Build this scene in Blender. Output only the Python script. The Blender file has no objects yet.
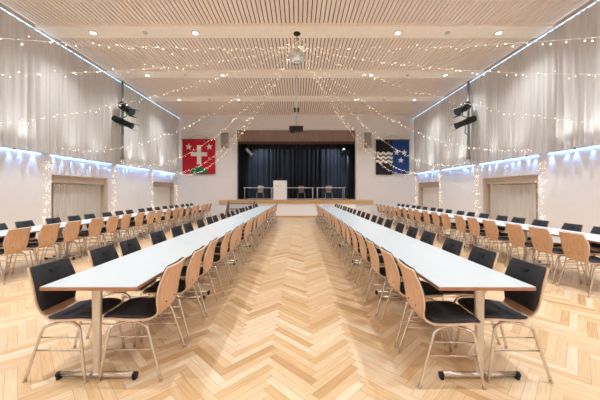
import bpy, math, random
from mathutils import Vector, Matrix
random.seed(7)
PI = math.pi
SC = bpy.context.scene
COL = SC.collection

# ------------------------------------------------------------------ camera, world, light, exposure
H = 1.46
cam_data = bpy.data.cameras.new('camera')
cam = bpy.data.objects.new('camera', cam_data); COL.objects.link(cam)
cam.location = (0, 0, H); cam.rotation_euler = (PI/2, 0, 0)
cam_data.sensor_width = 36; cam_data.lens = 16.8
cam_data.shift_x = 2/600; cam_data.shift_y = -8/600
cam_data.clip_start = 0.05; cam_data.clip_end = 200
SC.camera = cam
SC.view_settings.view_transform = 'Standard'
SC.view_settings.look = 'None'
SC.view_settings.gamma = 1
SC.view_settings.use_curve_mapping = False
SC.view_settings.exposure = 0.87
SC.cycles.max_bounces = 14
SC.cycles.diffuse_bounces = 10
SC.cycles.glossy_bounces = 4
SC.cycles.sample_clamp_indirect = 6
world = bpy.data.worlds.new('world'); SC.world = world
world.use_nodes = True
world.node_tree.nodes['Background'].inputs[0].default_value = (0.8, 0.9, 1, 1)
world.node_tree.nodes['Background'].inputs[1].default_value = 0.3

DOWN_W = 270.0        # each recessed downlight
DOWN_COL = (0.86, 0.935, 1.0)
HEM_W = 2.4           # each added strip lamp giving the blue glow under the curtain hem
TONGUE_W = 11.0  # added spots that draw blue tongues on the wall below the hem
HEM_COL = (0.16, 0.42, 1.0)
UP_W = 52.0           # added cool uplights behind the curtains, for bright patches
RAIL_GLINT_E = 1.7  # glow of the added rail strip, in place of reflected daylight
DAY_W = 8.0          # daylight through each window behind the curtains          
BULB_E = 5.0
STAGE_W = 200.0

# ------------------------------------------------------------------ materials
def mat(name, col, rough=0.5, metal=0.0, spec=0.5, noise=0.0, nscale=20.0, emit=None, estr=0.0, bump=0.0, coat=0.0, stretch=None):
    m = bpy.data.materials.new(name); m.use_nodes = True
    nt = m.node_tree; b = nt.nodes['Principled BSDF']
    b.inputs['Base Color'].default_value = (*col, 1)
    b.inputs['Roughness'].default_value = rough
    b.inputs['Metallic'].default_value = metal
    b.inputs['Specular IOR Level'].default_value = spec
    b.inputs['Coat Weight'].default_value = coat
    if emit:
        b.inputs['Emission Color'].default_value = (*emit, 1)
        b.inputs['Emission Strength'].default_value = estr
    if noise or bump:
        tc = nt.nodes.new('ShaderNodeTexCoord'); n = nt.nodes.new('ShaderNodeTexNoise')
        n.inputs['Scale'].default_value = nscale; n.inputs['Detail'].default_value = 4
        if stretch:
            mp = nt.nodes.new('ShaderNodeMapping'); mp.inputs['Scale'].default_value = stretch
            nt.links.new(tc.outputs['Object'], mp.inputs[0]); nt.links.new(mp.outputs[0], n.inputs['Vector'])
        else:
            nt.links.new(tc.outputs['Object'], n.inputs['Vector'])
        if noise:
            r = nt.nodes.new('ShaderNodeValToRGB')
            r.color_ramp.elements[0].position = 0.3; r.color_ramp.elements[1].position = 0.7
            r.color_ramp.elements[0].color = (*[c*(1-noise) for c in col], 1)
            r.color_ramp.elements[1].color = (*[min(1, c*(1+noise)) for c in col], 1)
            nt.links.new(n.outputs['Fac'], r.inputs[0]); nt.links.new(r.outputs[0], b.inputs['Base Color'])
        if bump:
            bp = nt.nodes.new('ShaderNodeBump'); bp.inputs['Strength'].default_value = bump
            bp.inputs['Distance'].default_value = 0.01
            nt.links.new(n.outputs['Fac'], bp.inputs['Height']); nt.links.new(bp.outputs[0], b.inputs['Normal'])
    return m

def fabric(name, col, trans=0.35, noise=0.05):
    m = mat(name, col, rough=0.9, spec=0.1, noise=noise, nscale=3, stretch=(1, 6, 0.3))
    nt = m.node_tree; b = nt.nodes['Principled BSDF']; out = nt.nodes['Material Output']
    if trans:
        t = nt.nodes.new('ShaderNodeBsdfTranslucent'); t.inputs[0].default_value = (*col, 1)
        mx = nt.nodes.new('ShaderNodeMixShader'); mx.inputs[0].default_value = trans
        nt.links.new(b.outputs[0], mx.inputs[1]); nt.links.new(t.outputs[0], mx.inputs[2]); nt.links.new(mx.outputs[0], out.inputs[0])
    return m

def parquet():
    m = bpy.data.materials.new('herringbone_oak'); m.use_nodes = True
    nt = m.node_tree; b = nt.nodes['Principled BSDF']; L = nt.links
    geo = nt.nodes.new('ShaderNodeNewGeometry')
    ramp = nt.nodes.new('ShaderNodeValToRGB'); cr = ramp.color_ramp
    cols = [(0, (0.48, 0.28, 0.125)), (0.07, (0.57, 0.36, 0.175)), (0.35, (0.635, 0.43, 0.24)), (0.75, (0.67, 0.48, 0.29)), (1, (0.72, 0.565, 0.39))]
    cr.elements[0].position = 0; cr.elements[0].color = (*cols[0][1], 1)
    cr.elements[1].position = 1; cr.elements[1].color = (*cols[-1][1], 1)
    for p, c in cols[1:-1]:
        e = cr.elements.new(p); e.color = (*c, 1)
    L.new(geo.outputs['Random Per Island'], ramp.inputs[0])
    uv = nt.nodes.new('ShaderNodeUVMap')
    sx = nt.nodes.new('ShaderNodeSeparateXYZ'); L.new(uv.outputs[0], sx.inputs[0])
    # wood grain along the board (uv in metres along x, y)
    mp = nt.nodes.new('ShaderNodeMapping'); mp.inputs['Scale'].default_value = (5, 60, 1)
    L.new(uv.outputs[0], mp.inputs[0])
    addv = nt.nodes.new('ShaderNodeVectorMath'); addv.operation = 'ADD'
    comb = nt.nodes.new('ShaderNodeCombineXYZ')
    mr = nt.nodes.new('ShaderNodeMath'); mr.operation = 'MULTIPLY'; mr.inputs[1].default_value = 100
    L.new(geo.outputs['Random Per Island'], mr.inputs[0]); L.new(mr.outputs[0], comb.inputs[2])
    L.new(mp.outputs[0], addv.inputs[0]); L.new(comb.outputs[0], addv.inputs[1])
    n = nt.nodes.new('ShaderNodeTexNoise'); n.inputs['Scale'].default_value = 1.0; n.inputs['Detail'].default_value = 5
    L.new(addv.outputs[0], n.inputs['Vector'])
    mul = nt.nodes.new('ShaderNodeMapRange'); mul.inputs[1].default_value = 0.3; mul.inputs[2].default_value = 0.7
    mul.inputs[3].default_value = 0.86; mul.inputs[4].default_value = 1.08
    L.new(n.outputs['Fac'], mul.inputs[0])
    # joints: distance to the board's edge
    def edge(sock, size):
        a = nt.nodes.new('ShaderNodeMath'); a.operation = 'SUBTRACT'; a.inputs[0].default_value = size; L.new(sock, a.inputs[1])
        mn = nt.nodes.new('ShaderNodeMath'); mn.operation = 'MINIMUM'; L.new(sock, mn.inputs[0]); L.new(a.outputs[0], mn.inputs[1])
        return mn
    ex = edge(sx.outputs[0], 0.5); ey = edge(sx.outputs[1], 0.5/7)
    mn = nt.nodes.new('ShaderNodeMath'); mn.operation = 'MINIMUM'; L.new(ex.outputs[0], mn.inputs[0]); L.new(ey.outputs[0], mn.inputs[1])
    st = nt.nodes.new('ShaderNodeMapRange'); st.inputs[1].default_value = 0.0006; st.inputs[2].default_value = 0.0018
    st.inputs[3].default_value = 0.45; st.inputs[4].default_value = 1.0; L.new(mn.outputs[0], st.inputs[0])
    mm = nt.nodes.new('ShaderNodeMath'); mm.operation = 'MULTIPLY'; L.new(mul.outputs[0], mm.inputs[0]); L.new(st.outputs[0], mm.inputs[1])
    vm = nt.nodes.new('ShaderNodeVectorMath'); vm.operation = 'SCALE'
    L.new(ramp.outputs[0], vm.inputs[0]); L.new(mm.outputs[0], vm.inputs['Scale'])
    L.new(vm.outputs[0], b.inputs['Base Color'])
    b.inputs['Roughness'].default_value = 0.29
    b.inputs['Specular IOR Level'].default_value = 0.45
    return m

M = {
    'floor': parquet(),
    'wall': mat('white_plaster', (0.76, 0.735, 0.72), 0.85, noise=0.015, nscale=6),
    'tan': mat('tan_paint', (0.62, 0.53, 0.45), 0.7, noise=0.02, nscale=8),
    'slat': mat('pale_wood_slats', (0.86, 0.745, 0.67), 0.6, noise=0.05, nscale=2, stretch=(8, 0.6, 8)),
    'beam': mat('pale_beam_board', (0.93, 0.86, 0.77), 0.6, noise=0.03, nscale=5),
    'dark_gap': mat('dark_void', (0.06, 0.035, 0.028), 0.9),
    'beech': mat('beech_plywood', (0.64, 0.395, 0.245), 0.42, noise=0.10, nscale=6, stretch=(6, 6, 0.8)),
    'dark_beech': mat('brown_beech_plywood', (0.30, 0.20, 0.155), 0.5, noise=0.10, nscale=6, stretch=(6, 6, 0.8)),
    'ply_edge': mat('light_ply_edge', (0.70, 0.55, 0.42), 0.5, noise=0.06, nscale=40),
    'pad': mat('black_upholstery', (0.029, 0.031, 0.037), 0.62, spec=0.35, bump=0.15, nscale=300, noise=0.1),
    'black': mat('black_plastic', (0.005, 0.005, 0.006), 0.6, noise=0.1, nscale=30),
    'bolt': mat('dark_steel', (0.05, 0.045, 0.04), 0.35, metal=0.8, noise=0.05),
    'chrome': mat('chrome_tube', (0.72, 0.69, 0.65), 0.17, metal=1.0, noise=0.03, nscale=9),
    'satin': mat('satin_metal', (0.66, 0.60, 0.53), 0.33, metal=1.0, noise=0.04, nscale=12),
    'column': mat('satin_column', (0.66, 0.60, 0.53), 0.42, metal=0.55, noise=0.04, nscale=12),
    'top': mat('white_laminate', (0.57, 0.625, 0.64), 0.32, noise=0.012, nscale=12),
    'edge': mat('table_wood_edge', (0.42, 0.20, 0.115), 0.5, noise=0.12, nscale=10, stretch=(1, 1, 8)),
    'apron': mat('table_underside', (0.30, 0.20, 0.14), 0.7, noise=0.1),
    'curtain': fabric('beige_curtain', (0.69, 0.645, 0.60), 0.30),
    'curtain_white': fabric('off_white_curtain', (0.70, 0.66, 0.60), 0.2),
    'blind': mat('white_blind', (0.78, 0.74, 0.68), 0.8, noise=0.02, nscale=10),
    'rail': mat('aluminium_rail', (0.55, 0.58, 0.62), 0.35, metal=0.9, noise=0.03),
    'led': mat('cool_light_strip', (0.8, 0.9, 1.0), 0.5, emit=(0.35, 0.66, 1.0), estr=RAIL_GLINT_E, noise=0.01),  # daylight reflection on the rail, put in as emission
    'hem_led': mat('hem_light_strip', (0.8, 0.9, 1.0), 0.5, emit=(0.45, 0.66, 1.0), estr=0.7, noise=0.01),  # glow of the added strip under the curtain hem
    'grey_pole': mat('grey_steel', (0.33, 0.33, 0.34), 0.45, metal=0.7, noise=0.05),
    'bulb': mat('warm_bulb', (1, 0.95, 0.85), 0.4, emit=(1.0, 0.80, 0.58), estr=BULB_E, noise=0.01),
    'wire': mat('clear_wire', (0.80, 0.74, 0.66), 0.5, noise=0.02),
    'red': mat('red_banner_cloth', (0.46, 0.006, 0.018), 0.85, noise=0.06, nscale=30),
    'green': mat('green_banner_cloth', (0.012, 0.15, 0.055), 0.85, noise=0.06, nscale=30),
    'blue': mat('blue_banner_cloth', (0.006, 0.05, 0.22), 0.85, noise=0.06, nscale=30),
    'blackcloth': mat('black_banner_cloth', (0.008, 0.008, 0.010), 0.85, noise=0.06, nscale=30),
    'whitecloth': mat('white_banner_cloth', (0.72, 0.69, 0.64), 0.85, noise=0.03, nscale=30),
    'cord': mat('cord', (0.42, 0.36, 0.30), 0.8, noise=0.05),
    'stage_curtain': fabric('dark_stage_curtain', (0.022, 0.026, 0.034), 0.0),
    'valance': fabric('brown_valance', (0.30, 0.22, 0.19), 0.0),
    'batten': mat('brown_batten', (0.10, 0.055, 0.045), 0.7, noise=0.05),
    'stage_black': mat('stage_black', (0.012, 0.012, 0.014), 0.8, noise=0.1),
    'stage_wood': mat('stage_wood', (0.60, 0.37, 0.18), 0.5, noise=0.08, nscale=4, stretch=(0.6, 6, 6)),
    'stage_floor': mat('stage_floor', (0.38, 0.25, 0.19), 0.5, noise=0.08, nscale=4, stretch=(6, 0.6, 6)),
    'panel': mat('white_panel', (0.95, 0.96, 0.97), 0.6, noise=0.01),
    'tread': mat('dark_tread', (0.11, 0.095, 0.085), 0.7, noise=0.15, nscale=20),
    'riser': mat('grey_riser', (0.32, 0.29, 0.27), 0.7, noise=0.08, nscale=9),
    'brown': mat('brown_wood', (0.20, 0.105, 0.06), 0.6, noise=0.1, nscale=6),
    'speaker': mat('grey_speaker_cloth', (0.30, 0.29, 0.28), 0.8, noise=0.15, nscale=120),
    'speaker_case': mat('grey_speaker_case', (0.40, 0.38, 0.36), 0.6, noise=0.04),
    'whitemetal': mat('white_metal', (0.78, 0.77, 0.76), 0.4, noise=0.02),
    'white_plastic': mat('white_plastic', (0.80, 0.80, 0.80), 0.45, noise=0.02),
    'lens': mat('lamp_lens', (0.8, 0.9, 1.0), 0.2, emit=(0.72, 0.86, 1.0), estr=1.2, noise=0.01),
    'lens_dark': mat('grey_blue_lens', (0.06, 0.085, 0.11), 0.25, spec=0.6, noise=0.05),
    'mirror': mat('mirror_tiles', (0.72, 0.76, 0.78), 0.12, metal=1.0, noise=0.1, nscale=30),
    'ring': mat('steel_ring', (0.6, 0.6, 0.6), 0.3, metal=0.9, noise=0.04),
    'grey_ink': mat('grey_ink', (0.35, 0.36, 0.37), 0.7, noise=0.05),
}

# ------------------------------------------------------------------ mesh builder
class MB:
    def __init__(s):
        s.v = []; s.f = []; s.uv = None; s.mi = []; s.smooth = []
    def add(s, vs, fs, mi=0, smooth=False):
        o = len(s.v); s.v += [tuple(p) for p in vs]
        for f in fs:
            s.f.append([i+o for i in f]); s.mi.append(mi); s.smooth.append(smooth)
        return s
    def box(s, a, b, mi=0):
        x0, y0, z0 = a; x1, y1, z1 = b
        return s.add([(x0,y0,z0),(x1,y0,z0),(x1,y1,z0),(x0,y1,z0),(x0,y0,z1),(x1,y0,z1),(x1,y1,z1),(x0,y1,z1)],
              [(0,3,2,1),(4,5,6,7),(0,1,5,4),(1,2,6,5),(2,3,7,6),(3,0,4,7)], mi)
    def bevbox(s, a, b, r):
        """box with its corners cut in plan and its top edge chamfered"""
        x0,y0,z0 = a; x1,y1,z1 = b
        def ring(i, z):
            return [(x0+i+r,y0+i,z),(x1-i-r,y0+i,z),(x1-i,y0+i+r,z),(x1-i,y1-i-r,z),(x1-i-r,y1-i,z),(x0+i+r,y1-i,z),(x0+i,y1-i-r,z),(x0+i,y0+i+r,z)]
        c = r*0.5
        rings = [ring(c, z0), ring(0, z0+c), ring(0, z1-c), ring(c, z1)]
        vs = [p for rg in rings for p in rg]; fs = []
        for k in range(3):
            for i in range(8):
                j = (i+1) % 8; fs.append((k*8+i, k*8+j, k*8+8+j, k*8+8+i))
        fs.append(tuple(range(7,-1,-1))); fs.append(tuple(range(24,32)))
        return s.add(vs, fs)
    def tube(s, pts, r, n=8, cap=True, sx=1.0):
        pts = [Vector(p) for p in pts]; vs = []; fs = []
        rs = r if isinstance(r, (list, tuple)) else [r]*len(pts)
        t0 = (pts[1]-pts[0]).normalized()
        up = Vector((0,0,1)) if abs(t0.z) < 0.9 else Vector((0,1,0))
        nrm = t0.cross(up).normalized()
        for i, p in enumerate(pts):
            if i == 0: t = (pts[1]-pts[0]).normalized()
            elif i == len(pts)-1: t = (pts[-1]-pts[-2]).normalized()
            else: t = ((pts[i+1]-p).normalized()+(p-pts[i-1]).normalized()).normalized()
            nrm = (nrm - t*nrm.dot(t)).normalized(); bi = t.cross(nrm)
            for k in range(n):
                a = 2*PI*k/n; vs.append(p + nrm*math.cos(a)*rs[i]*sx + bi*math.sin(a)*rs[i])
        for i in range(len(pts)-1):
            for k in range(n):
                j = (k+1) % n; fs.append((i*n+k, i*n+j, (i+1)*n+j, (i+1)*n+k))
        s.add(vs, fs, smooth=True)
        if cap:
            o = len(vs)
            base = len(s.v)-o
            s.f.append([base+k for k in range(n-1,-1,-1)]); s.mi.append(0); s.smooth.append(False)
            s.f.append([base+o-n+k for k in range(n)]); s.mi.append(0); s.smooth.append(False)
        return s
    def lathe(s, c, prof, n=16, axis='z'):
        """prof: (radius, height) list"""
        vs = []; fs = []
        for r, h in prof:
            for k in range(n):
                a = 2*PI*k/n; x, y = r*math.cos(a), r*math.sin(a)
                p = {'z': (x, y, h), 'y': (x, h, y), 'x': (h, x, y)}[axis]
                vs.append((c[0]+p[0], c[1]+p[1], c[2]+p[2]))
        for i in range(len(prof)-1):
            for k in range(n):
                j = (k+1) % n; fs.append((i*n+k, i*n+j, (i+1)*n+j, (i+1)*n+k))
        fs.append(tuple(range(n-1,-1,-1))); fs.append(tuple((len(prof)-1)*n+k for k in range(n)))
        return s.add(vs, fs, smooth=False)
    def prism(s, poly, y0, y1):
        """polygon in XZ, extruded along y"""
        n = len(poly)
        vs = [(x, y0, z) for x, z in poly] + [(x, y1, z) for x, z in poly]
        fs = [tuple(range(n)), tuple(range(2*n-1, n-1, -1))]
        for i in range(n):
            j = (i+1) % n; fs.append((i, i+n, j+n, j))
        return s.add(vs, fs)
    def ribbon(s, prof, off0, off1, wscale=1.0, inset=0.0, cup=0.018, n=6, mi_edge=None):
        """a bent board: prof = (y, z, halfwidth); between offsets off0 and off1 along its normal"""
        k = len(prof); top = []; bot = []
        for i, (y, z, hw) in enumerate(prof):
            a = prof[max(i-1, 0)]; b = prof[min(i+1, k-1)]
            dy, dz = b[0]-a[0], b[1]-a[1]; l = math.hypot(dy, dz) or 1
            ny, nz = dz/l, -dy/l
            w = hw*wscale-inset
            for j in range(n+1):
                u = -1+2*j/n
                c = cup*u*u*(hw/0.21)**2
                e = 1.0 if 0 < j < n and 0 < i < k-1 else 0.35
                if off1-off0 < 0.014: e = 1.0
                top.append((u*w, y+ny*(off0+(off1-off0)*e+c), z+nz*(off0+(off1-off0)*e+c)))
                bot.append((u*w, y+ny*(off0+c), z+nz*(off0+c)))
        m = n+1; N = k*m; fs = []; es = []
        for i in range(k-1):
            for j in range(n):
                a = i*m+j
                fs.append((a, a+1, a+m+1, a+m)); fs.append((N+a, N+a+m, N+a+m+1, N+a+1))
        for i in range(k-1):
            a = i*m; es.append((a, a+m, N+a+m, N+a)); a = i*m+n; es.append((a, N+a, N+a+m, a+m))
        for j in range(n):
            a = j; es.append((a, N+a, N+a+1, a+1)); a = (k-1)*m+j; es.append((a, a+1, N+a+1, N+a))
        o = len(s.v); s.v += top+bot
        for f in fs: s.f.append([i+o for i in f]); s.mi.append(0); s.smooth.append(True)
        for f in es: s.f.append([i+o for i in f]); s.mi.append(mi_edge or 0); s.smooth.append(False)
        return s
    def mesh(s, name, mats):
        me = bpy.data.meshes.new(name); me.from_pydata(s.v, [], s.f)
        for m in (mats if isinstance(mats, list) else [mats]): me.materials.append(m)
        me.polygons.foreach_set('material_index', s.mi); me.polygons.foreach_set('use_smooth', s.smooth)
        if s.uv:
            l = me.uv_layers.new(name='UVMap'); l.data.foreach_set('uv', s.uv)
        me.update(); return me

def tag(o, label=None, cat=None, group=None, kind=None):
    if label:
        w = len(label.split()); assert 4 <= w <= 16, (w, label)
        o['label'] = label
    if cat: o['category'] = cat
    if group: o['group'] = group
    if kind: o['kind'] = kind
    return o
def obj(name, mb, m, parent=None, loc=None, rotz=0):
    o = bpy.data.objects.new(name, mb.mesh(name, m)); COL.objects.link(o)
    if parent: o.parent = parent
    if loc: o.location = loc
    if rotz: o.rotation_euler = (0, 0, rotz)
    return o
def struct(name, mb, m, parent=None):
    o = obj(name, mb, m, parent)
    if not parent: o['kind'] = 'structure'
    return o
def thing(name, label, cat, loc=(0,0,0), rotz=0, group=None):
    o = bpy.data.objects.new(name, None); COL.objects.link(o)
    o.location = loc; o.rotation_euler = (0, 0, rotz); o.empty_display_size = 0.1
    return tag(o, label, cat, group)
KIDS = {}
def kids(o):
    if o.name not in KIDS: KIDS[o.name] = list(o.children)
    return KIDS[o.name]
def dup(root, loc, rotz, label, group=None):
    r = root.copy(); COL.objects.link(r); r.location = loc; r.rotation_euler = (0, 0, rotz); r['label'] = label
    assert 4 <= len(label.split()) <= 16, label
    if group: r['group'] = group
    for ch in kids(root):
        c = ch.copy(); COL.objects.link(c); c.parent = r
        for g in kids(ch):
            d = g.copy(); COL.objects.link(d); d.parent = c
    return r
def lamp(name, kind, loc, energy, col, parent=None, size=0.05, rot=(0,0,0), cone=None, blend=0.5):
    l = bpy.data.lights.new(name, kind); l.energy = energy; l.color = col
    if kind == 'AREA':
        l.shape = 'DISK'; l.size = size
    else:
        l.shadow_soft_size = size
    if cone: l.spot_size = cone; l.spot_blend = blend
    o = bpy.data.objects.new(name, l); COL.objects.link(o); o.location = loc; o.rotation_euler = rot
    if parent: o.parent = parent
    return o

# ------------------------------------------------------------------ room shell
XL, XR, YB, YF, ZC = -7.3, 7.1, 16.9, -4.0, 6.1
ZH = 2.56                                  # where the curtains end and the plain wall begins

# floor: herringbone boards
def floor():
    mb = MB(); L, n = 0.5, 7; W = L/n; uv = []
    c45 = math.sqrt(0.5)
    x0, x1, y0, y1 = XL-0.1, XR+0.1, YF, YB
    kmax = int((y1-y0+3)/(W*2*c45)); X0 = 0.15
    for k in range(-8, kmax):
        for mcol in range(-13, 14):
            for t in (0, 1):
                bx, by = k*W + 2*L*mcol, k*W - (0)
                q = [(bx, by), (bx+L, by), (bx+L, by+W), (bx, by+W)] if t == 0 else [(bx, by+W), (bx, by+W+L), (bx+W, by+W+L), (bx+W, by+W)]
                if t == 1: q = [(bx+W, by+W), (bx+W, by+W+L), (bx, by+W+L), (bx, by+W)]
                # shift so that the stairs run straight down the hall: use m*(L,-L) instead of m*(2L,0)
                q = [(u - L*mcol, v - L*mcol) for u, v in q]
                P = [((u-v)*c45 + X0, (u+v)*c45 + y0 - 0.7) for u, v in q]
                cx = sum(p[0] for p in P)/4; cy = sum(p[1] for p in P)/4
                if x0-0.1 < cx < x1+0.1 and y0-0.4 < cy < y1+0.4:
                    P = [(min(max(x, x0), x1), min(max(y, y0), y1)) for x, y in P]
                    mb.add([(x, y, 0.0) for x, y in P], [(0, 1, 2, 3)])
                    uv += [0, 0, L, 0, L, W, 0, W]
    mb.uv = uv
    o = obj('floor', mb, M['floor']); o['kind'] = 'structure'
    return o
floor()
struct('floor_slab', MB().box((XL-0.8, YF-0.3, -0.25), (XR+0.8, 22, -0.006)), M['brown'])

NICHES = [(2.5, 4.96), (8.28, 10.76), (14.1, 16.5)]
def side_wall(name, X, s):
    mb = MB()
    def bx(y0, y1, z0, z1, d0=0.0, d1=0.55):
        a, b = sorted((X+s*d0, X+s*d1)); mb.box((a, y0, z0), (b, y1, z1))
    y = YF
    for a, b in NICHES:
        bx(y, a, 0, ZH); bx(a, b, 1.99, ZH); bx(a, b, 0, 1.99, 0.30, 0.55); y = b
    bx(y, YB+0.3, 0, ZH)
    bx(YF, YB+0.3, ZH, ZC+0.3, 0.36, 0.55)      # window wall behind the curtains
    return struct(name, mb, M['wall'])
side_wall('wall_left', XL, -1); side_wall('wall_right', XR, 1)
struct('wall_front', MB().box((XL-0.5, YF-0.3, 0), (XR+0.5, YF, ZC+0.3)), M['wall'])
OX0, OX1, OZ = -3.68, 3.50, 5.22
mb = MB(); mb.box((XL-0.5, YB, 0), (OX0, YB+0.3, ZC+0.3)); mb.box((OX1, YB, 0), (XR+0.5, YB+0.3, ZC+0.3)); mb.box((OX0, YB, OZ), (OX1, YB+0.3, ZC+0.3))
struct('wall_back', mb, M['wall'])
# stepped moulding round the stage opening
def frame(x0, x1, z0, z1, w, y0, y1):
    m = MB(); m.box((x0-w, y0, z0), (x0, y1, z1+w)); m.box((x1, y0, z0), (x1+w, y1, z1+w)); m.box((x0, y0, z1), (x1, y1, z1+w)); return m
struct('trim_1', frame(OX0, OX1, 1.0, OZ, 0.10, YB-0.05, YB), M['wall'])
struct('trim_2', frame(OX0-0.22, OX1+0.22, 1.0, OZ+0.22, 0.05, YB-0.03, YB), M['wall'])
for i, (X, s) in enumerate(((XL, 1), (XR, -1))):
    a, b = sorted((X, X+s*0.015)); mb = MB(); y = YF
    for p, q in NICHES: mb.box((a, y, 0), (b, p, 0.08)); y = q
    mb.box((a, y, 0), (b, YB, 0.08))
    struct('baseboard_left' if i == 0 else 'baseboard_right', mb, M['tan'])

# ceiling: backing, slats, flush beams
struct('ceiling', MB().box((XL-0.8, YF-0.3, ZC+0.06), (XR+0.8, YB+0.3, ZC+0.3)), M['dark_gap'])
BEAMS = [8.06+2.92*k for k in range(-4, 3)]
edges = [YF] + [v for c in BEAMS for v in (c-0.29, c+0.29)] + [YB]
pitch = 0.116
for k in range(0, len(edges), 2):
    mb = MB(); x = XL
    while x < XR:
        mb.box((x+0.013, edges[k], ZC), (min(x+pitch-0.013, XR), edges[k+1], ZC+0.03)); x += pitch
    struct('ceiling_slats', mb, M['slat'])
for c in BEAMS:
    mb = MB().box((XL, c-0.29, ZC-0.05), (XR, c+0.29, ZC+0.05))
    struct('ceiling_beam', mb, M['beam'])
for X, s in ((XL, -1), (XR, 1)):
    a, b = sorted((X, X+s*0.30))
    struct('ceiling_edge', MB().box((a, YF, ZC-0.10), (b, YB, ZC+0.05)), M['tan'])

# windows behind the curtains: daylight
for X, s, side, base in ((XL, -1, 'left', 1), (XR, 1, 'right', 5)):
    for i, (a, b) in enumerate(((2.2, 5.2), (5.6, 9.2), (9.6, 12.8), (13.2, 16.5))):
        x0, x1 = sorted((X+s*0.30, X+s*0.35))
        mb = MB(); mb.box((x0, a-0.06, 2.80), (x1, a, 5.9)); mb.box((x0, b, 2.80), (x1, b+0.06, 5.9)); mb.box((x0, a, 2.80), (x1, b, 2.86)); mb.box((x0, a, 5.84), (x1, b, 5.9)); mb.box((x0, (a+b)/2-0.03, 2.86), (x1, (a+b)/2+0.03, 5.84))
        w = struct('window_%d' % (base+i), mb, M['white_plastic'])
        x0, x1 = sorted((X+s*0.33, X+s*0.335))
        obj('pane', MB().box((x0, a+0.001, 2.861), (x1, b-0.001, 5.839)), M['lens_dark'], w)
        l = bpy.data.lights.new('window_daylight', 'AREA'); l.shape = 'RECTANGLE'; l.size = 2.9; l.size_y = b-a; l.energy = DAY_W; l.color = (0.80, 0.90, 1.0)
        lo = bpy.data.objects.new('window_daylight', l); COL.objects.link(lo); lo.parent = w
        lo.location = (X+s*0.29, (a+b)/2, 4.35); lo.rotation_euler = (0, s*PI/2, 0)

# curtain rails with an added glowing strip standing in for a daylight glint
for X, s, side in ((XL, 1, 'left'), (XR, -1, 'right')):
    t = thing('curtain_rail', 'long aluminium curtain rail with cool light strip under the ceiling on %s wall' % side, 'curtain rail', (X+s*0.09, 3.0, 5.87))
    a, b = sorted((s*0.0, s*0.06))
    obj('rail', MB().box((a, 0.6, 0.0), (b, YB-3.02, 0.035)), M['rail'], t)
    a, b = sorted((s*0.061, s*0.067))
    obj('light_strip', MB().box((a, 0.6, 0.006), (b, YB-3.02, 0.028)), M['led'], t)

# ------------------------------------------------------------------ curtains
def curtain_mesh(length, z0, z1, amp, wl, seed, axis='y', rows=5, flare=0.45):
    """hanging cloth with irregular folds, running along y (or x) from 0"""
    rnd = random.Random(seed); n = int(length/wl*9); ph = 0; pts = []; w = wl; a = amp
    for i in range(n+1):
        if i % 9 == 0: w = wl*rnd.uniform(0.65, 1.6); a = amp*rnd.uniform(0.45, 1.15)
        ph += 2*PI*(length/n)/w
        e = min(1.0, min(i, n-i)/7.0) if axis == 'y' else 1.0
        pts.append((i*length/n, e*(math.sin(ph)*a + 0.25*a*math.sin(2.3*ph+seed)), ph))
    mb = MB(); m = n+1; vs = []
    for r in range(rows+1):
        f = r/rows; z = z1+(z0-z1)*f; k = 0.75+flare*f*f
        for s_, o_, ph_ in pts:
            zz = z + (0.012*math.sin(ph_*0.5+seed) if r == rows else 0)
            p = (o_*k, s_, zz) if axis == 'y' else (s_, o_*k, zz)
            vs.append(p)
    fs = [(r*m+i, r*m+i+1, (r+1)*m+i+1, (r+1)*m+i) for r in range(rows) for i in range(n)]
    mb.add(vs, fs, smooth=True); return mb
ORD = ['first','second','third','fourth','fifth','sixth','seventh','eighth','ninth','tenth','eleventh','twelfth','thirteenth','fourteenth','fifteenth','sixteenth','seventeenth','eighteenth','nineteenth','twentieth','twenty-first','twenty-second']
CE = [3.6, 5.0, 6.35, 7.92, 9.4, 11.05, 12.5, 13.9, 15.2, 16.75]
nC = len(CE)-1
for X, s, side in ((XL, 1, 'left'), (XR, -1, 'right')):
    for i in range(nC):
        L = CE[i+1]-CE[i]-0.004
        o = obj('curtain', curtain_mesh(L, ZH, 5.865, 0.045, 0.17, 11*i+(0 if s > 0 else 5), flare=1.35), M['curtain'], loc=(X+s*0.17, CE[i]+0.002, 0))
        tag(o, 'tall beige pleated curtain on upper %s wall, %s panel from the stage end' % (side, ORD[nC-1-i]), 'curtain', 'tall curtains on the upper side walls')

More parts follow.
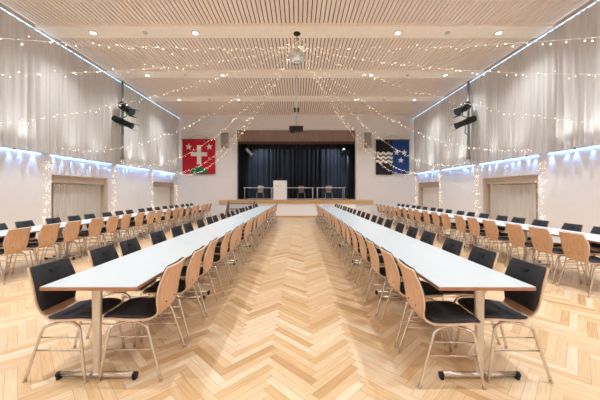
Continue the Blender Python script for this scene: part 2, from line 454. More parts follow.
# added lamps for blue glow under the hem: strips between the pilaster lights
HB = [(5.4, 7.95), (8.25, 10.95), (11.25, 13.75), (14.05, 16.6)]
hr = random.Random(4)
for X, s, side in ((XL, 1, 'left'), (XR, -1, 'right')):
    for i, (a, b) in enumerate(HB):
        t = thing('hem_light', 'cool blue light strip under curtain hem on %s wall, %s from the stage' % (side, ORD[len(HB)-1-i]), 'light strip', (X, a, ZH), group='blue light strips under the curtains')
        x0, x1 = sorted((s*0.001, s*0.012))
        obj('strip', MB().box((x0, 0, -0.022), (x1, b-a, -0.006)), M['hem_led'], t)
        l = bpy.data.lights.new('strip_lamp', 'AREA'); l.shape = 'RECTANGLE'; l.size = 0.02; l.size_y = b-a-0.02; l.energy = HEM_W; l.color = HEM_COL
        lo = bpy.data.objects.new('strip_lamp', l); COL.objects.link(lo); lo.parent = t
        lo.location = (s*0.035, (b-a)/2, -0.004); lo.rotation_euler = (0, s*math.radians(20), 0)
        y = 0.12
        while y < b-a-0.05:
            lamp('spot_lamp', 'SPOT', (s*hr.uniform(0.045, 0.06), y, -0.01), TONGUE_W*hr.uniform(0.5, 1.4), HEM_COL, t, 0.004, (0, s*math.radians(hr.uniform(7, 12)), 0), math.radians(hr.uniform(28, 50)), 0.2)
            y += hr.uniform(0.24, 0.46)
    # added uplights that brighten patches of the curtains from behind
    for y, e in ((6.6, 1.0), (7.35, 0.9), (8.9, .7), (9.9, .5), (11.9, 1.0), (12.9, 0.7), (14.6, 0.9), (16.2, 0.6)):
        k = thing('uplight', 'small cool uplight behind the curtain', 'light', (X-s*0.15, y, ZH+0.02))
        k['group'] = 'uplights behind the %s wall curtains' % side; k['label'] = 'small cool uplight hidden behind the tall %s wall curtains' % side
        obj('lamp_body', MB().lathe((0,0,0), [(0.03,0),(0.035,0.05),(0.02,0.06)], 10), M['black'], k)
        lamp('uplight_lamp', 'SPOT', (0, 0, 0.09), UP_W*e, (0.82, 0.92, 1.0), k, 0.09, (PI, s*math.radians(14), 0), math.radians(100), 1.0)

# niches: lintel boards, recess frame and little curtains
for X, s, side in ((XL, -1, 'left'), (XR, 1, 'right')):
    for i, (a, b) in enumerate(NICHES):
        # tan reveal
        mb = MB()
        p, q = sorted((X+s*0.004, X+s*0.30))
        mb.box((p, a, 0), (q, a+0.02, 1.99)); mb.box((p, b-0.02, 0), (q, b, 1.99)); mb.box((p, a+0.02, 1.97), (q, b-0.02, 1.99))
        p, q = sorted((X+s*0.14, X+s*0.30)); mb.box((p, a+0.02, 1.74), (q, b-0.02, 1.97))
        p, q = sorted((X+s*0.27, X+s*0.298)); mb.box((p, a+0.02, 0), (q, b-0.02, 1.74))
        struct('trim_%d' % (3+i+(0 if s < 0 else 3)), mb, M['tan'])
        if i == 1:
            o = obj('niche_curtain', curtain_mesh(b-a-0.42, 0.03, 1.72, 0.014, 0.10, 40+i+(9 if s > 0 else 0)), M['curtain_white'], loc=(X+s*0.2, a+0.30, 0))
            tag(o, 'pale pleated curtain in the recess of the nearer opening on the %s wall' % side, 'curtain')
        elif i == 2:
            x0, x1 = sorted((X+s*0.19, X+s*0.20))
            o = obj('roller_blind', MB().box((0, 0, 0), (0.012, b-a-0.4, 1.70)), M['blind'], loc=(x0, a+0.25, 0.02))
            tag(o, 'plain white blind in the far recess beside the stage, %s wall' % side, 'blind')

# ------------------------------------------------------------------ stage
SY = 16.0
SX0, SX1 = -4.52, 4.32
mb = MB(); mb.box((SX0+0.05, SY+0.06, 0.0), (SX1-0.05, YB-0.001, 0.80)); mb.box((OX0-0.6, YB+0.301, 0), (OX1+0.6, 21.0, 0.80))
struct('stage_base', mb, M['wall'])
mb = MB(); mb.box((SX0, SY, 0.80), (SX1, YB-0.001, 0.995)); struct('stage_edge', mb, M['stage_wood'])
mb = MB(); mb.box((OX0, YB, 0.80), (OX1, YB+0.3, 1.0)); mb.box((OX0-0.6, YB+0.301, 0.80), (OX1+0.6, 21.0, 1.0)); struct('stage_floor', mb, M['stage_floor'])
struct('stage_front_panel', MB().box((-3.95, SY+0.03, 0.10), (3.3, SY+0.059, 0.799)), M['panel'])
struct('stage_plinth', MB().box((-3.95, SY+0.02, 0.0), (3.3, SY+0.059, 0.099)), M['stage_wood'])
mb = MB(); mb.box((OX0-0.75, YB+0.301, 0), (OX0-0.61, 21, 6)); mb.box((OX1+0.61, YB+0.301, 0), (OX1+0.75, 21, 6)); mb.box((OX0-0.75, 21.0, 0), (OX1+0.75, 21.2, 6.1)); mb.box((OX0-0.75, YB+0.301, 6.0), (OX1+0.75, 21, 6.2))
struct('wall_stage', mb, M['stage_black'])

o = obj('valance', curtain_mesh(OX1-OX0-0.04, 4.53, 5.20, 0.018, 0.11, 77, 'x', 3), M['valance'], loc=(OX0+0.02, YB+0.10, 0))
tag(o, 'brown pleated valance across the top of the stage opening', 'valance')
o = obj('curtain_batten', MB().box((0,0,0), (OX1-OX0-0.1, 0.06, 0.16)), M['batten'], loc=(OX0+0.05, YB+0.36, 4.42))
tag(o, 'dark brown batten below the valance inside the stage opening', 'batten')
o = obj('stage_curtain', curtain_mesh(8.2, 1.02, 5.6, 0.085, 0.30, 5, 'x', 4), M['stage_curtain'], loc=(-4.2, 20.2, 0))
tag(o, 'dark blue-black pleated backdrop curtain across the back of the stage', 'curtain')
for (x, y, L, sd, lab) in ((-4.1, 17.9, 0.85, 31, 'narrow black leg curtain at the left side of the stage'), (3.15, 17.9, 0.85, 32, 'narrow black leg curtain at the right side of the stage')):
    o = obj('leg_curtain', curtain_mesh(L, 1.02, 5.6, 0.05, 0.17, sd, 'x', 4), M['stage_curtain'], loc=(x, y, 0)); tag(o, lab, 'curtain')
o = obj('border_curtain', curtain_mesh(7.8, 4.30, 5.95, 0.03, 0.2, 33, 'x', 2), M['stage_black'], loc=(-3.95, 18.6, 0)); tag(o, 'short black border cloth hanging at the top inside the stage', 'curtain')

# steps up to the stage
t = thing('stage_steps', 'dark wooden steps with side boards leading up to left part of stage', 'steps', (-3.2, 15.15, 0))
for k in range(3):
    z = 0.275*(k+1); y = 0.25*k
    obj('tread', MB().bevbox((-0.70, y, z-0.045), (0.70, y+0.26, z), 0.008), M['tread'], t)
    obj('nosing', MB().box((-0.69, y-0.012, z-0.03), (0.69, y-0.001, z-0.004)), M['riser'], t)
for x in (-0.75, 0.71):
    obj('side_board', MB().add([(x,-0.12,0),(x,0.02,0),(x,0.80,0.72),(x,0.80,0.93),(x,0.62,0.93),(x,-0.12,0.16),(x+.04,-0.12,0),(x+.04,0.02,0),(x+.04,0.80,0.72),(x+.04,0.80,0.93),(x+.04,0.62,0.93),(x+.04,-0.12,0.16)],
        [(0,1,2,3,4,5),(11,10,9,8,7,6),(0,6,7,1),(1,7,8,2),(2,8,9,3),(3,9,10,4),(4,10,11,5),(5,11,6,0)]), M['brown'], t)
    obj('rear_post', MB().box((x, 0.74, 0.0), (x+0.04, 0.80, 0.71)), M['brown'], t)

# ------------------------------------------------------------------ chairs
def crom(ctrl, n=4):
    out = []; P = [ctrl[0]]+ctrl+[ctrl[-1]]
    for i in range(1, len(P)-2):
        for k in range(n):
            t = k/n; r = []
            for c in range(len(ctrl[0])):
                a,b,d,e = P[i-1][c],P[i][c],P[i+1][c],P[i+2][c]
                r.append(0.5*((2*b)+(-a+d)*t+(2*a-5*b+4*d-e)*t*t+(-a+3*b-3*d+e)*t**3))
            out.append(tuple(r))
    out.append(ctrl[-1]); return out
SEAT = [(0.245,0.440,0.150),(0.230,0.447,0.195),(0.16,0.452,0.212),(0.05,0.446,0.215),(-0.06,0.440,0.200),(-0.125,0.443,0.172)]
BACK = [(-0.172,0.472,0.158),(-0.195,0.525,0.175),(-0.203,0.59,0.197),(-0.214,0.67,0.204),(-0.232,0.74,0.200),(-0.258,0.81,0.192),(-0.272,0.848,0.186),(-0.276,0.858,0.180)]
SHELL = crom(SEAT+BACK, 3)
def make_chair(label):
    t = thing('stacking_chair', label, 'chair')
    obj('wooden_shell', MB().ribbon(SHELL, -0.0065, 0.0065, mi_edge=1), [M['beech'], M['ply_edge']], t)
    sp = [p for p in SHELL if p[0] > -0.13 and p[1] < 0.46][1:]
    obj('seat_pad', MB().ribbon(sp, 0.008, 0.034, inset=0.012), M['pad'], t)
    bp = [p for p in SHELL if p[1] > 0.505 and p[0] < -0.15][:-1]
    b = obj('back_pad', MB().ribbon(bp, 0.008, 0.028, inset=0.010), M['pad'], t)
    # grip opening near the top of the pad: rim and dark cut-out
    poly = [(0.046*math.cos(a)*1.0, -0.030*math.sin(a)) for a in [PI*k/8 for k in range(9)]]
    sl = MB(); cy, cz, ty, tz = -0.2225, 0.815, -0.336, 0.942     # along-back direction
    vs = [(x, cy+z*ty+0.000, cz+z*tz) for x, z in poly] + [(x, cy+z*ty+0.009, cz+z*tz+0.003) for x, z in poly]
    n = len(poly); fs = [tuple(range(n-1,-1,-1)), tuple(range(n, 2*n))] + [(i, (i+1)%n, (i+1)%n+n, i+n) for i in range(n)]
    sl.add(vs, fs); obj('grip_slot', sl, M['black'], t)
    for s in (-1, 1):
        rear = crom([(s*0.232,-0.235,0.012),(s*0.220,-0.180,0.20),(s*0.207,-0.128,0.372),(s*0.193,-0.098,0.411),(s*0.160,-0.020,0.426),(s*0.155,0.03,0.427)], 3)
        o = obj('leg', MB().tube(rear, 0.0118, 7), M['chrome'], t)
        obj('foot', MB().lathe((s*0.233,-0.237,0), [(0.014,0.0),(0.015,0.010),(0.013,0.016)], 8), M['satin'], o)
        front = crom([(s*0.232,0.235,0.012),(s*0.222,0.206,0.20),(s*0.210,0.180,0.368),(s*0.194,0.155,0.410),(s*0.160,0.08,0.426),(s*0.155,0.031,0.427)], 3)
        o = obj('leg', MB().tube(front, 0.0118, 7), M['chrome'], t)
        obj('foot', MB().lathe((s*0.233,0.237,0), [(0.014,0.0),(0.015,0.010),(0.013,0.016)], 8), M['satin'], o)
        obj('stretcher', MB().tube([(s*0.210,-0.140,0.333),(s*0.213,0.186,0.333)], 0.0050, 6), M['chrome'], t)
        obj('stretcher', MB().tube([(s*0.2175,-0.169,0.235),(s*0.2195,0.200,0.235)], 0.0050, 6), M['chrome'], t)
        obj('bolt', MB().lathe((s*0.075, -0.2055, 0.555), [(0.006,-0.004),(0.006,0.002)], 8, 'y'), M['bolt'], t)
    sf = MB(); sf.tube([(-0.155,-0.01,0.424),(0.155,-0.01,0.424)], 0.009, 6); sf.tube([(-0.155,0.07,0.424),(0.155,0.07,0.424)], 0.009, 6)
    obj('seat_bar', sf, M['chrome'], t)
    return t
chair0 = None
crnd = random.Random(21)
def place_chair(x, y, rz, label, group, z=0.0):
    global chair0
    if chair0 is None:
        chair0 = make_chair(label); chair0.location = (x, y, z); chair0.rotation_euler = (0,0,rz); chair0['group'] = group
        kids(chair0)
        for c in chair0.children: kids(c)
        return chair0
    return dup(chair0, (x, y, z), rz, label, group)
FX, FNX = -PI/2, PI/2       # facing +x, facing -x
def row(x, ys, rz, desc, group):
    for i, y in enumerate(ys):
        place_chair(x+crnd.uniform(-0.012, 0.012), y, rz+math.radians(crnd.uniform(-1.4, 1.4)),
            'wooden black-padded chair, %s from near end, %s' % (ORD[i], desc), group)
def offs(y0, n, o3): return [y0+1.8*k+o+crnd.uniform(-0.008, 0.008) for k in range(n) for o in o3]
TL, TR = -1.571, 1.418
row(-1.862, offs(2.09, 7, (0.295, 0.93, 1.41)), FX, 'wall side of left aisle table row', 'chairs along the left aisle tables, wall side')
row(-1.302, offs(2.09, 7, (0.295, 0.86, 1.405)), FNX, 'aisle side of left aisle table row', 'chairs along the left aisle tables, aisle side')
row(1.148, offs(2.09, 7, (0.215, 0.79, 1.395)), FX, 'aisle side of right aisle table row', 'chairs along the right aisle tables, aisle side')
row(1.705, offs(2.09, 7, (0.285, 0.83, 1.395)), FNX, 'wall side of right aisle table row', 'chairs along the right aisle tables, wall side')
WL0, WR0 = 4.34, 3.83
row(-4.84, offs(WL0, 6, (0.285, 0.86, 1.41)), FNX, 'aisle side of left wall table row', 'chairs along the left wall tables, aisle side')
row(-5.38, offs(WL0, 6, (0.285, 0.86, 1.41))[1:], FX, 'wall side of left wall table row', 'chairs along the left wall tables, wall side')
row(4.27, offs(WR0, 6, (0.285, 0.86, 1.41)), FX, 'aisle side of right wall table row', 'chairs along the right wall tables, aisle side')
row(4.90, offs(WR0, 6, (0.30, 0.88, 1.41))[1:], FNX, 'wall side of right wall table row', 'chairs along the right wall tables, wall side')

# ------------------------------------------------------------------ tables
def make_table(label, w):
    t = thing('banquet_table', label, 'table')
    h = w/2
    obj('tabletop', MB().box((-h+0.003, 0.003, 0.7475), (h-0.003, 1.797, 0.7505)), M['top'], t)
    obj('wood_edge', MB().bevbox((-h, 0.001, 0.722), (h, 1.799, 0.7472), 0.004), M['edge'], t)
    obj('underframe', MB().box((-0.05, 0.12, 0.690), (0.05, 1.68, 0.7215)), M['satin'], t)
    for y in (0.10, 1.70):
        c = MB().add([(sx*w, y+sy*0.018, z) for z, w in ((0.055, 0.026), (0.722, 0.036)) for sx, sy in ((-1,-.6),(-.7,-1),(.7,-1),(1,-.6),(1,.6),(.7,1),(-.7,1),(-1,.6))], [tuple(range(7,-1,-1)), tuple(range(8,16))]+[(k,(k+1)%8,(k+1)%8+8,k+8) for k in range(8)])
        lg = obj('leg', c, M['column'], t)
        obj('mounting_plate', MB().box((-0.20, y-0.04, 0.7100), (0.20, y+0.04, 0.7215)), M['satin'], lg)
        b = obj('foot_bar', MB().tube([(-0.285, y, 0.036), (0.285, y, 0.036)], 0.0205, 10), M['chrome'], t)
        for sx in (-1, 1):
            obj('end_cap', MB().tube([(sx*0.284, y, 0.034), (sx*0.312, y, 0.034)], [0.0225, 0.022], 10).box((sx*0.296-0.012, y-0.018, 0), (sx*0.296+0.012, y+0.018, 0.02)), M['black'], b)
    return t
table0 = None
def tables(x, y0, n, desc, group, jit=0.006):
    global table0
    for k in range(n):
        lab = 'white-topped wood-edged table, %s from the near end, %s' % (ORD[k], desc)
        loc = (x+(crnd.uniform(-jit, jit) if k else 0), y0+1.8*k, 0)
        if table0 is None:
            table0 = make_table(lab, 0.727); table0.location = loc; table0['group'] = group
            kids(table0); [kids(c) for c in table0.children]
        else: dup(table0, loc, 0, lab, group)
tables(TL, 2.09, 7, 'in the left aisle row', 'tables of the left aisle row')
tables(TR, 2.09, 7, 'in the right aisle row', 'tables of the right aisle row')
tables(-5.135, WL0, 6, 'in the left wall row', 'tables of the left wall row')
tables(4.655, WR0, 6, 'in the right wall row', 'tables of the right wall row')

# ------------------------------------------------------------------ on the stage
stg = None
for i, (x, lab) in enumerate(((-2.53, 'thin white table on stage left of the white lectern'), (0.10, 'thin white table on stage directly right of the white lectern'), (2.08, 'thin white table at the right end of the stage'))):
    if stg is None:
        stg = thing('stage_table', lab, 'table', (x, 18.0, 1.0), 0, 'tables on the stage')
        obj('tabletop', MB().bevbox((-0.92, -0.35, 0.715), (0.92, 0.35, 0.75), 0.004), M['white_plastic'], stg)
        for sx in (-0.84, 0.84):
            for sy in (-0.29, 0.29): obj('leg', MB().tube([(sx, sy, 0.0), (sx, sy, 0.716)], 0.020, 8), M['whitemetal'], stg)
            obj('crossbar', MB().tube([(sx, -0.29, 0.68), (sx, 0.29, 0.68)], 0.012, 6), M['whitemetal'], stg)
        kids(stg)
    else: dup(stg, (x, 18.0, 1.0), 0, lab)
for x, lab in ((-2.48, 'plain wooden chair without pads behind the left stage table'), (0.22, 'plain wooden chair behind the table right of the white lectern'), (2.02, 'plain wooden chair behind the right end stage table')):
    c = place_chair(x, 18.35, PI, lab, 'chairs on the stage', 1.0)
    sh = [ch for ch in c.children if ch.name.startswith('wooden_shell')][0]
    if x < -2: stage_shell = sh.data.copy(); stage_shell.materials[0] = M['dark_beech']
    sh.data = stage_shell
    for ch in list(c.children):
        if ch.name.split('.')[0] in ('seat_pad', 'back_pad', 'grip_slot'): bpy.data.objects.remove(ch)
t = thing('lectern', 'white panelled lectern standing on the stage in front of the tables', 'lectern', (-1.06, 16.75, 1.0))
lp = MB(); lp.bevbox((-0.40, -0.20, 0.0), (0.40, -0.16, 1.14), 0.006); obj('front_panel', lp, M['panel'], t)
for sx in (-0.39, 0.36): obj('side_panel', MB().box((sx, -0.159, 0.0), (sx+0.03, 0.20, 1.05)), M['panel'], t)
obj('top_shelf', MB().add([(-0.39,-0.159,1.10),(0.39,-0.159,1.10),(0.39,0.25,1.00),(-0.39,0.25,1.00),(-0.39,-0.159,1.13),(0.39,-0.159,1.13),(0.39,0.25,1.03),(-0.39,0.25,1.03)],
    [(0,3,2,1),(4,5,6,7),(0,1,5,4),(1,2,6,5),(2,3,7,6),(3,0,4,7)]), M['black'], t)
mk = MB()
for k, (a, b, c, d) in enumerate(((-0.30,0.80,-0.27,0.86),(-0.25,0.79,-0.23,0.84),(-0.21,0.80,-0.19,0.85),(-0.17,0.79,-0.15,0.83),(-0.13,0.80,-0.11,0.86),(-0.09,0.80,-0.07,0.83),(0.02,0.79,0.05,0.82),(-0.27,0.82,-0.10,0.828))):
    mk.box((a, -0.203, b), (c, -0.2005, d))
obj('printed_mark', mk, M['grey_ink'], t)
lm = thing('reading_lamp', 'small dark reading lamp and microphones on top of the white lectern', 'lamp', (-1.06, 16.75, 2.13))
obj('lamp_base', MB().box((-0.25, -0.10, 0.0), (0.22, 0.05, 0.05)), M['black'], lm)
obj('lamp_head', MB().box((-0.20, -0.14, 0.10), (0.20, -0.06, 0.14)), M['bolt'], lm)
obj('lamp_arm', MB().tube([(0, 0, 0.04), (0.0, -0.03, 0.09), (0, -0.08, 0.24)], 0.012, 6), M['bolt'], lm)

# theatre spotlights
def spotlight(label, loc, direction, lens, L=0.5, r=0.085, arm=None, body=None):
    body = body or M['black']
    t = thing('stage_spotlight', label, 'spotlight', loc)
    d = Vector(direction).normalized(); R = d.to_track_quat('Z', 'Y').to_matrix().to_4x4()
    def place(mb): mb.v = [tuple(R @ Vector(p)) for p in mb.v]; return mb
    b = obj('lamp_body', place(MB().lathe((0,0,0), [(r*0.5,-L*0.55),(r,-L*0.5),(r*1.08,-L*0.45),(r*1.08,-L*0.05),(r*0.96,0.0),(r*0.94,L*0.42),(r*1.05,L*0.43),(r*1.05,L*0.5)], 14)), body, t)
    obj('lens', place(MB().lathe((0,0,0), [(r*0.9, L*0.501),(r*0.9, L*0.515)], 14)), lens, b)
    fl = MB(); fl.box((-r*1.2, r*0.95, L*0.47), (r*1.2, r*1.05, L*0.72)); fl.box((-r*1.2, -r*1.05, L*0.47), (r*1.2, -r*0.95, L*0.72))
    obj('barn_doors', place(fl), body, t)
    yk = MB(); yk.tube([(0,0,-r*1.1),(0,0,-r*1.1-0.14)], 0.014, 6)
    yk.tube([(-r*0.6,-r*0.9,0),(-r*0.6,-r*0.9,-r*1.3),(r*0.6,r*0.9,-r*1.3),(r*0.6,r*0.9,0)], 0.012, 6)
    obj('yoke', yk, M['bolt'], t)
    if arm: obj('mounting_arm', MB().tube([(0,0,-r*1.1-0.14)]+arm, 0.016, 6), M['bolt'], t)
    return t
for X, s, side in ((XL, 1, 'left'), (XR, -1, 'right')):
    o = obj('lighting_pole', MB().tube([(0,0,0),(0,0,3.12)], 0.045, 10).box((-0.07,-0.03,0.02),(0.07,0.03,0.12)).box((-0.07,-0.03,1.45),(0.07,0.03,1.60)), M['grey_pole'], loc=(X+s*0.33, 11.12, 2.74))
    tag(o, 'grey vertical lighting pole on the %s wall carrying two spotlights' % side, 'pole')
    xp = X+s*0.33
    lx = -6.68 if s > 0 else 6.42
    spotlight('upper of two black spotlights on the %s wall pole' % side, (lx, 10.92, 4.72), (s*0.8, -0.25, -0.5), M['lens_dark'], 0.62, 0.15, [(xp-lx, 0.20, -0.32)])
    lx = -6.80 if s > 0 else 6.50
    spotlight('lower of two black spotlights on the %s wall pole' % side, (lx, 10.88, 4.17), (s*0.85, 0.1, -0.36), M['lens_dark'], 0.76, 0.115, [(0,0.02,-0.42),(xp-lx, 0.24, -0.46)])
t1 = spotlight('silver spotlight at upper left inside the stage opening', (-3.05, 17.45, 3.98), (0.6, 0.5, -0.75), M['lens'], 0.5, 0.10, [(0,0,0.3),(-0.2,0,0.9)], M['ring'])
t2 = spotlight('spotlight at the upper right inside the stage opening', (2.95, 17.45, 3.90), (-0.9, 0.35, -0.45), M['lens_dark'], 0.55, 0.09, [(0,0,0.3),(0.2,0,0.9)])
t3 = spotlight('lit blue-white spotlight at top right corner of the stage', (2.85, 17.7, 4.30), (0.3, -0.35, -0.85), M['lens'], 0.3, 0.11, [(0,0,0.3),(0.1,0,0.6)])
lamp('stage_lamp', 'SPOT', (0.1, 0.0, -0.3), STAGE_W, (0.75, 0.88, 1.0), t3, 0.05, (math.radians(38), 0, math.radians(-6)), math.radians(70), 0.8)
lamp('stage_lamp', 'SPOT', (0.3, 0.3, -0.3), STAGE_W*0.6, (0.75, 0.88, 1.0), t1, 0.05, (math.radians(40), 0, math.radians(10)), math.radians(80), 0.8)
# added fill lights above the stage, to bring out the backdrop folds
for x, sg, side in ((-3.3, 1, 'left'), (3.2, -1, 'right')):
    k = thing('stage_work_light', 'work light hanging high above the %s side of the stage' % side, 'lamp', (x, 19.0, 5.0))
    obj('housing', MB().lathe((0,0,0), [(0.10,0.0),(0.10,0.12),(0.04,0.2),(0.01,0.75)], 12), M['black'], k)
    lamp('work_lamp', 'SPOT', (0,0,-0.02), STAGE_W*1.5, (0.80, 0.90, 1.0), k, 0.05, (math.radians(18), -sg*math.radians(38), 0), math.radians(120), 0.9)

# wall speakers
for x, lab in ((-4.40, 'grey loudspeaker on the back wall between red banner and stage'), (4.18, 'grey loudspeaker on the back wall between stage and blue banner')):
    t = thing('wall_speaker', lab, 'speaker', (x, YB-0.005, 4.10), 0, 'loudspeakers on the back wall')
    obj('cabinet', MB().bevbox((-0.21,-0.22,0.0), (0.21,0.0,0.90), 0.02), M['speaker_case'], t)
    obj('grille', MB().box((-0.19,-0.232,0.02), (0.19,-0.221,0.88)), M['speaker'], t)

# banners
def star(cx, cz, r, rot=0):
    return [(cx+(r if k%2==0 else r*0.42)*math.sin(rot+PI*k/5), cz+(r if k%2==0 else r*0.42)*math.cos(rot+PI*k/5)) for k in range(10)]
def wav(w, z, amp, n, side): pass
def cloth(x0, x1, z0, z1, ph=0.0):
    """hanging cloth of small thickness with a slight wave"""
    mb = MB(); nx, nz = 24, 20; vs = []
    for yy in (0.0, 0.012):
        for j in range(nz+1):
            for i in range(nx+1):
                u, v = i/nx, j/nz
                y = -0.012 + yy + 0.006*math.sin(u*9+ph)*(1-v)
                vs.append((x0+(x1-x0)*u, y, z0+(z1-z0)*v+0.008*math.sin(u*7+ph)*(1-v)))
    m = nx+1; N = m*(nz+1); fs = []
    for j in range(nz):
        for i in range(nx):
            a = j*m+i; fs.append((a, a+1, a+m+1, a+m)); fs.append((N+a, N+a+m, N+a+m+1, N+a+1))
    for i in range(nx): fs.append((i, N+i, N+i+1, i+1)); a = nz*m+i; fs.append((a, a+1, N+a+1, N+a))
    for j in range(nz): a = j*m; fs.append((a, a+m, N+a+m, N+a)); a = j*m+nx; fs.append((a, N+a, N+a+m, a+m))
    return mb.add(vs, fs, smooth=False)
def banner(x, z0, label):
    t = thing('wall_banner', label, 'banner', (x, YB-0.07, z0))
    obj('rod', MB().tube([(-1.06,0.0,2.10),(1.06,0.0,2.10)], 0.022, 8), M['brown'], t)
    obj('hanging_cord', MB().tube([(-0.62,0.0,2.12),(-0.30,0.02,2.30),(0,0.04,2.36),(0.30,0.02,2.30),(0.62,0.0,2.12)], 0.010, 6), M['cord'], t)
    return t
t = banner(-5.96, 2.53, 'red banner with white cross, two stars and green hill on back wall')
obj('cloth', cloth(-0.99, 0.99, 0.0, 2.09), M['red'], t)
c = MB(); c.box((-0.10,-0.032,0.60),(0.15,-0.019,1.74)); c.box((-0.47,-0.032,1.08),(-0.1001,-0.019,1.32)); c.box((0.1501,-0.032,1.08),(0.50,-0.019,1.32)); obj('white_cross', c, M['whitecloth'], t)
for sx, rt in ((-0.60, 0.1), (0.63, -0.1)): obj('star', MB().prism(star(sx, 1.64, 0.21, rt), -0.032, -0.019), M['whitecloth'], t)
hill = [(-0.50,0.02)]
for cx, cz, r, a0, a1 in ((-0.27,0.14,0.22,200,70),(0.03,0.30,0.20,165,15),(0.33,0.14,0.22,110,-20)):
    for k in range(8):
        a = math.radians(a0+(a1-a0)*k/7); hill.append((cx+r*math.cos(a), cz+r*math.sin(a)))
hill.append((0.56,0.02)); obj('green_hill', MB().prism(hill, -0.034, -0.020), M['green'], t)
t = banner(5.68, 2.50, 'black and blue banner with white waves and three stars on back wall')
obj('cloth', cloth(-1.0, 0.0, 0.0, 2.09), M['blackcloth'], t)
obj('cloth', cloth(0.0, 1.0, 0.04, 2.09, 1.0), M['blue'], t)
for k in range(3):
    zc = 1.27-0.24*k; up = []; dn = []
    for i in range(25):
        x = -0.97+0.97*i/24; w = 0.045*math.sin(2*PI*i/24*3)
        up.append((x, zc+0.075+w)); dn.append((x, zc-0.075+w))
    obj('wave_band', MB().prism(dn+up[::-1], -0.034, -0.020), M['whitecloth'], t)
for sx, sz in ((0.24, 1.33), (0.70, 1.33), (0.49, 0.86)): obj('star', MB().prism(star(sx, sz, 0.19, 0.1), -0.032, -0.020), M['whitecloth'], t)

# ------------------------------------------------------------------ ceiling fittings
dl0 = None
for bi, c in enumerate(BEAMS):
    for X in (-5.9, -2.95, 2.87, 5.78):
        d = c
        num = ORD[len(BEAMS)-1-bi]
        lab = 'round recessed downlight, %s beam from the stage, %s' % (num, {-5.9: 'far left', -2.95: 'inner left', 2.87: 'inner right', 5.78: 'far right'}[X])
        if dl0 is None:
            dl0 = thing('ceiling_downlight', lab, 'ceiling light', (X, d, ZC-0.052), 0, 'downlights in the ceiling beams')
            obj('ring', MB().lathe((0,0,0), [(0.115,0.0),(0.115,-0.012),(0.10,-0.018),(0.085,-0.012),(0.085,0.0)], 20), M['ring'], dl0)
            obj('lens', MB().lathe((0,0,0), [(0.083,-0.0135),(0.083,-0.019)], 20), M['lens'], dl0)
            lamp('downlight_lamp', 'SPOT', (0,0,-0.035), DOWN_W, DOWN_COL, dl0, 0.055, (0,0,0), math.radians(126), 1.0)
            kids(dl0)
        else: dup(dl0, (X, d, ZC-0.052), 0, lab)
sm = None
for bi, c in enumerate(BEAMS[3:7]):
    for X in (-4.40, 4.30):
        lab = 'small round ceiling sensor, %s beam from the stage, %s half' % (ORD[3-bi], 'left' if X < 0 else 'right')
        if sm is None:
            sm = obj('ceiling_sensor', MB().lathe((0,0,0), [(0.07,0.0),(0.07,-0.02),(0.03,-0.045)], 14), M['ring'], loc=(X, c, ZC-0.051)); tag(sm, lab, 'sensor', 'small sensors in the ceiling beams')
        else:
            o = sm.copy(); COL.objects.link(o); o.location = (X, c, ZC-0.051); o['label'] = lab

# mirror ball
t = thing('mirror_ball', 'faceted mirror ball hanging from the ceiling at the middle of the string lights', 'mirror ball', (-0.03, 8.10, ZC-0.05))
obj('ceiling_plate', MB().lathe((0,0,0), [(0.10,0.0),(0.10,-0.03),(0.03,-0.05)], 16), M['black'], t)
obj('hanging_rod', MB().tube([(0,0,-0.04),(0,0,-0.44)], 0.012, 8), M['bolt'], t)
obj('motor', MB().lathe((0,0,-0.30), [(0.035,0.0),(0.045,-0.02),(0.045,-0.10),(0.02,-0.13)], 10), M['satin'], t)
nb, ns = 14, 26; prof = [(max(0.012, 0.235*math.sin(PI*k/nb)), -0.66+0.235*math.cos(PI*k/nb)) for k in range(nb+1)]
obj('ball', MB().lathe((0,0,0), prof[::-1], ns), M['mirror'], t)
# projector
t = thing('projector', 'black projector hanging on a white ceiling pole in front of the stage', 'projector', (-0.06, 11.02, ZC-0.051))
obj('pole', MB().tube([(0,0,0),(0,0,-1.30)], 0.035, 10), M['whitemetal'], t)
obj('lower_pole', MB().tube([(0,0,-1.30),(0,0,-2.02)], 0.016, 8), M['rail'], t)
obj('bracket', MB().box((-0.10,-0.04,-1.43),(-0.035,0.04,-1.28)).box((0.035,-0.04,-1.43),(0.10,0.04,-1.28)), M['black'], t)
b = obj('housing', MB().bevbox((-0.28,-0.17,-2.20),(0.26,0.17,-2.02),0.02).box((-0.24,-0.14,-2.26),(-0.06,0.10,-2.201)), M['black'], t)
obj('projector_lens', MB().lathe((-0.12, 0.171, -2.10), [(0.05,0.0),(0.05,0.04)], 14, 'y'), M['lens_dark'], b)

# ------------------------------------------------------------------ string lights
HUB = Vector((-0.03, 8.13, 5.70))
ico = []
def ico_mb(r):
    g = (1+5**0.5)/2; V = [(-1,g,0),(1,g,0),(-1,-g,0),(1,-g,0),(0,-1,g),(0,1,g),(0,-1,-g),(0,1,-g),(g,0,-1),(g,0,1),(-g,0,-1),(-g,0,1)]
    l = math.sqrt(1+g*g); F = [(0,11,5),(0,5,1),(0,1,7),(0,7,10),(0,10,11),(1,5,9),(5,11,4),(11,10,2),(10,7,6),(7,1,8),(3,9,4),(3,4,2),(3,2,6),(3,6,8),(3,8,9),(4,9,5),(2,4,11),(6,2,10),(8,6,7),(9,8,1)]
    return MB().add([(a/l*r, b/l*r, c/l*r) for a, b, c in V], F, smooth=True)
bulb_src = None
srnd = random.Random(99)
def add_bulb(parent, p, sc):
    global bulb_src
    if bulb_src is None:
        o = obj('bulb', ico_mb(0.0068), M['bulb'], parent); bulb_src = o
    else:
        o = bulb_src.copy(); COL.objects.link(o); o.parent = parent
    o.location = p; o.scale = (sc, sc, sc)
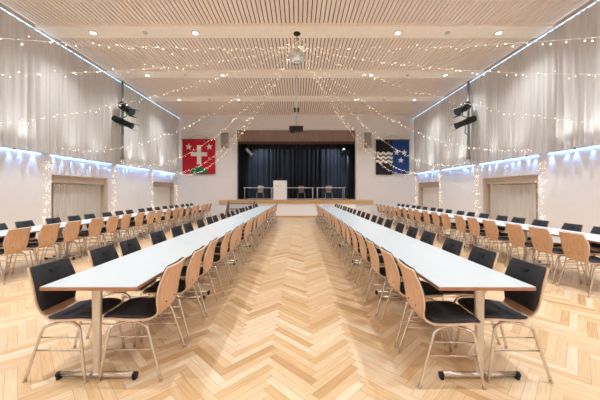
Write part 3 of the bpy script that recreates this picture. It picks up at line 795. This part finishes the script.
def string_light(end, sag, label):
    t = thing('string_light', label, 'string lights', tuple(HUB), 0, 'string lights fanning out from the mirror ball')
    E_ = Vector(end)-HUB
    def P(u): return Vector((E_.x*u, E_.y*u, E_.z*u - 4*sag*u*(1-u)))
    obj('wire', MB().tube([P(k/36) for k in range(37)], 0.0035, 4), M['wire'], t)
    n = min(96, int(E_.length/0.115)); 
    for k in range(n):
        u = (k+0.5+srnd.uniform(-0.45, 0.45))/n
        p = P(u); drop = abs(srnd.gauss(0, 0.035)) ; sgn = -1 if srnd.random() < 0.75 else 1
        add_bulb(t, (p.x+srnd.uniform(-0.02,0.02), p.y+srnd.uniform(-0.02,0.02), p.z+sgn*drop), srnd.uniform(0.7, 1.15))
STR = [(-1.2, 1.78, 0.39), (2.3, 2.60, 0.44), (5.3, 2.65, 0.43), (8.1, 2.72, 0.98), (11.1, 2.65, 1.26), (13.9, 2.65, 1.46), (16.6, 2.60, 1.24)]
for s, side in ((-1, 'left'), (1, 'right')):
    for i, (y, z, sg) in enumerate(STR):
        string_light((-7.01 if s < 0 else 6.81, y, z), sg, 'string of warm lights from mirror ball to %s wall, %s from the stage end' % (side, ORD[6-i]))
# cluster of lights wound round the mirror ball's rod
t = thing('light_cluster', 'tangle of warm string lights wound above the mirror ball', 'string lights', (-0.03, 8.10, 5.66))
w = [(0.14*math.cos(k*0.9)*(0.5+0.5*math.sin(k*0.37)), 0.14*math.sin(k*0.9), -0.10+0.0045*k) for k in range(50)]
obj('wire', MB().tube(w, 0.0035, 4), M['wire'], t)
for k in range(34):
    a = srnd.uniform(0, 2*PI); r = srnd.uniform(0.06, 0.30); add_bulb(t, (r*math.cos(a), r*math.sin(a), srnd.uniform(-0.16, 0.10)), srnd.uniform(0.6, 0.95))
# vertical bundles of lights beside the niches
for X, s, side in ((XL, 1, 'left'), (XR, -1, 'right')):
    for i, y in enumerate((8.09, 11.02, 13.88, 16.68)):
        t = thing('vertical_string_light', 'vertical bundle of warm string lights on %s wall, %s from the stage' % (side, ORD[3-i]), 'string lights', (X+s*0.05, y, 0.0), 0, 'vertical light bundles on the side walls')
        pts = []
        for k in range(60):
            z = 2.52-0.036*k; pts.append((s*srnd.uniform(0.0,0.03), srnd.uniform(-0.13, 0.13), z))
        obj('wire', MB().tube(pts, 0.003, 4), M['wire'], t)
        for k in range(64):
            z = 0.45+2.07*srnd.random()**1.15
            add_bulb(t, (s*srnd.uniform(0.0, 0.05), srnd.gauss(0, 0.075), z), srnd.uniform(0.7, 1.1))
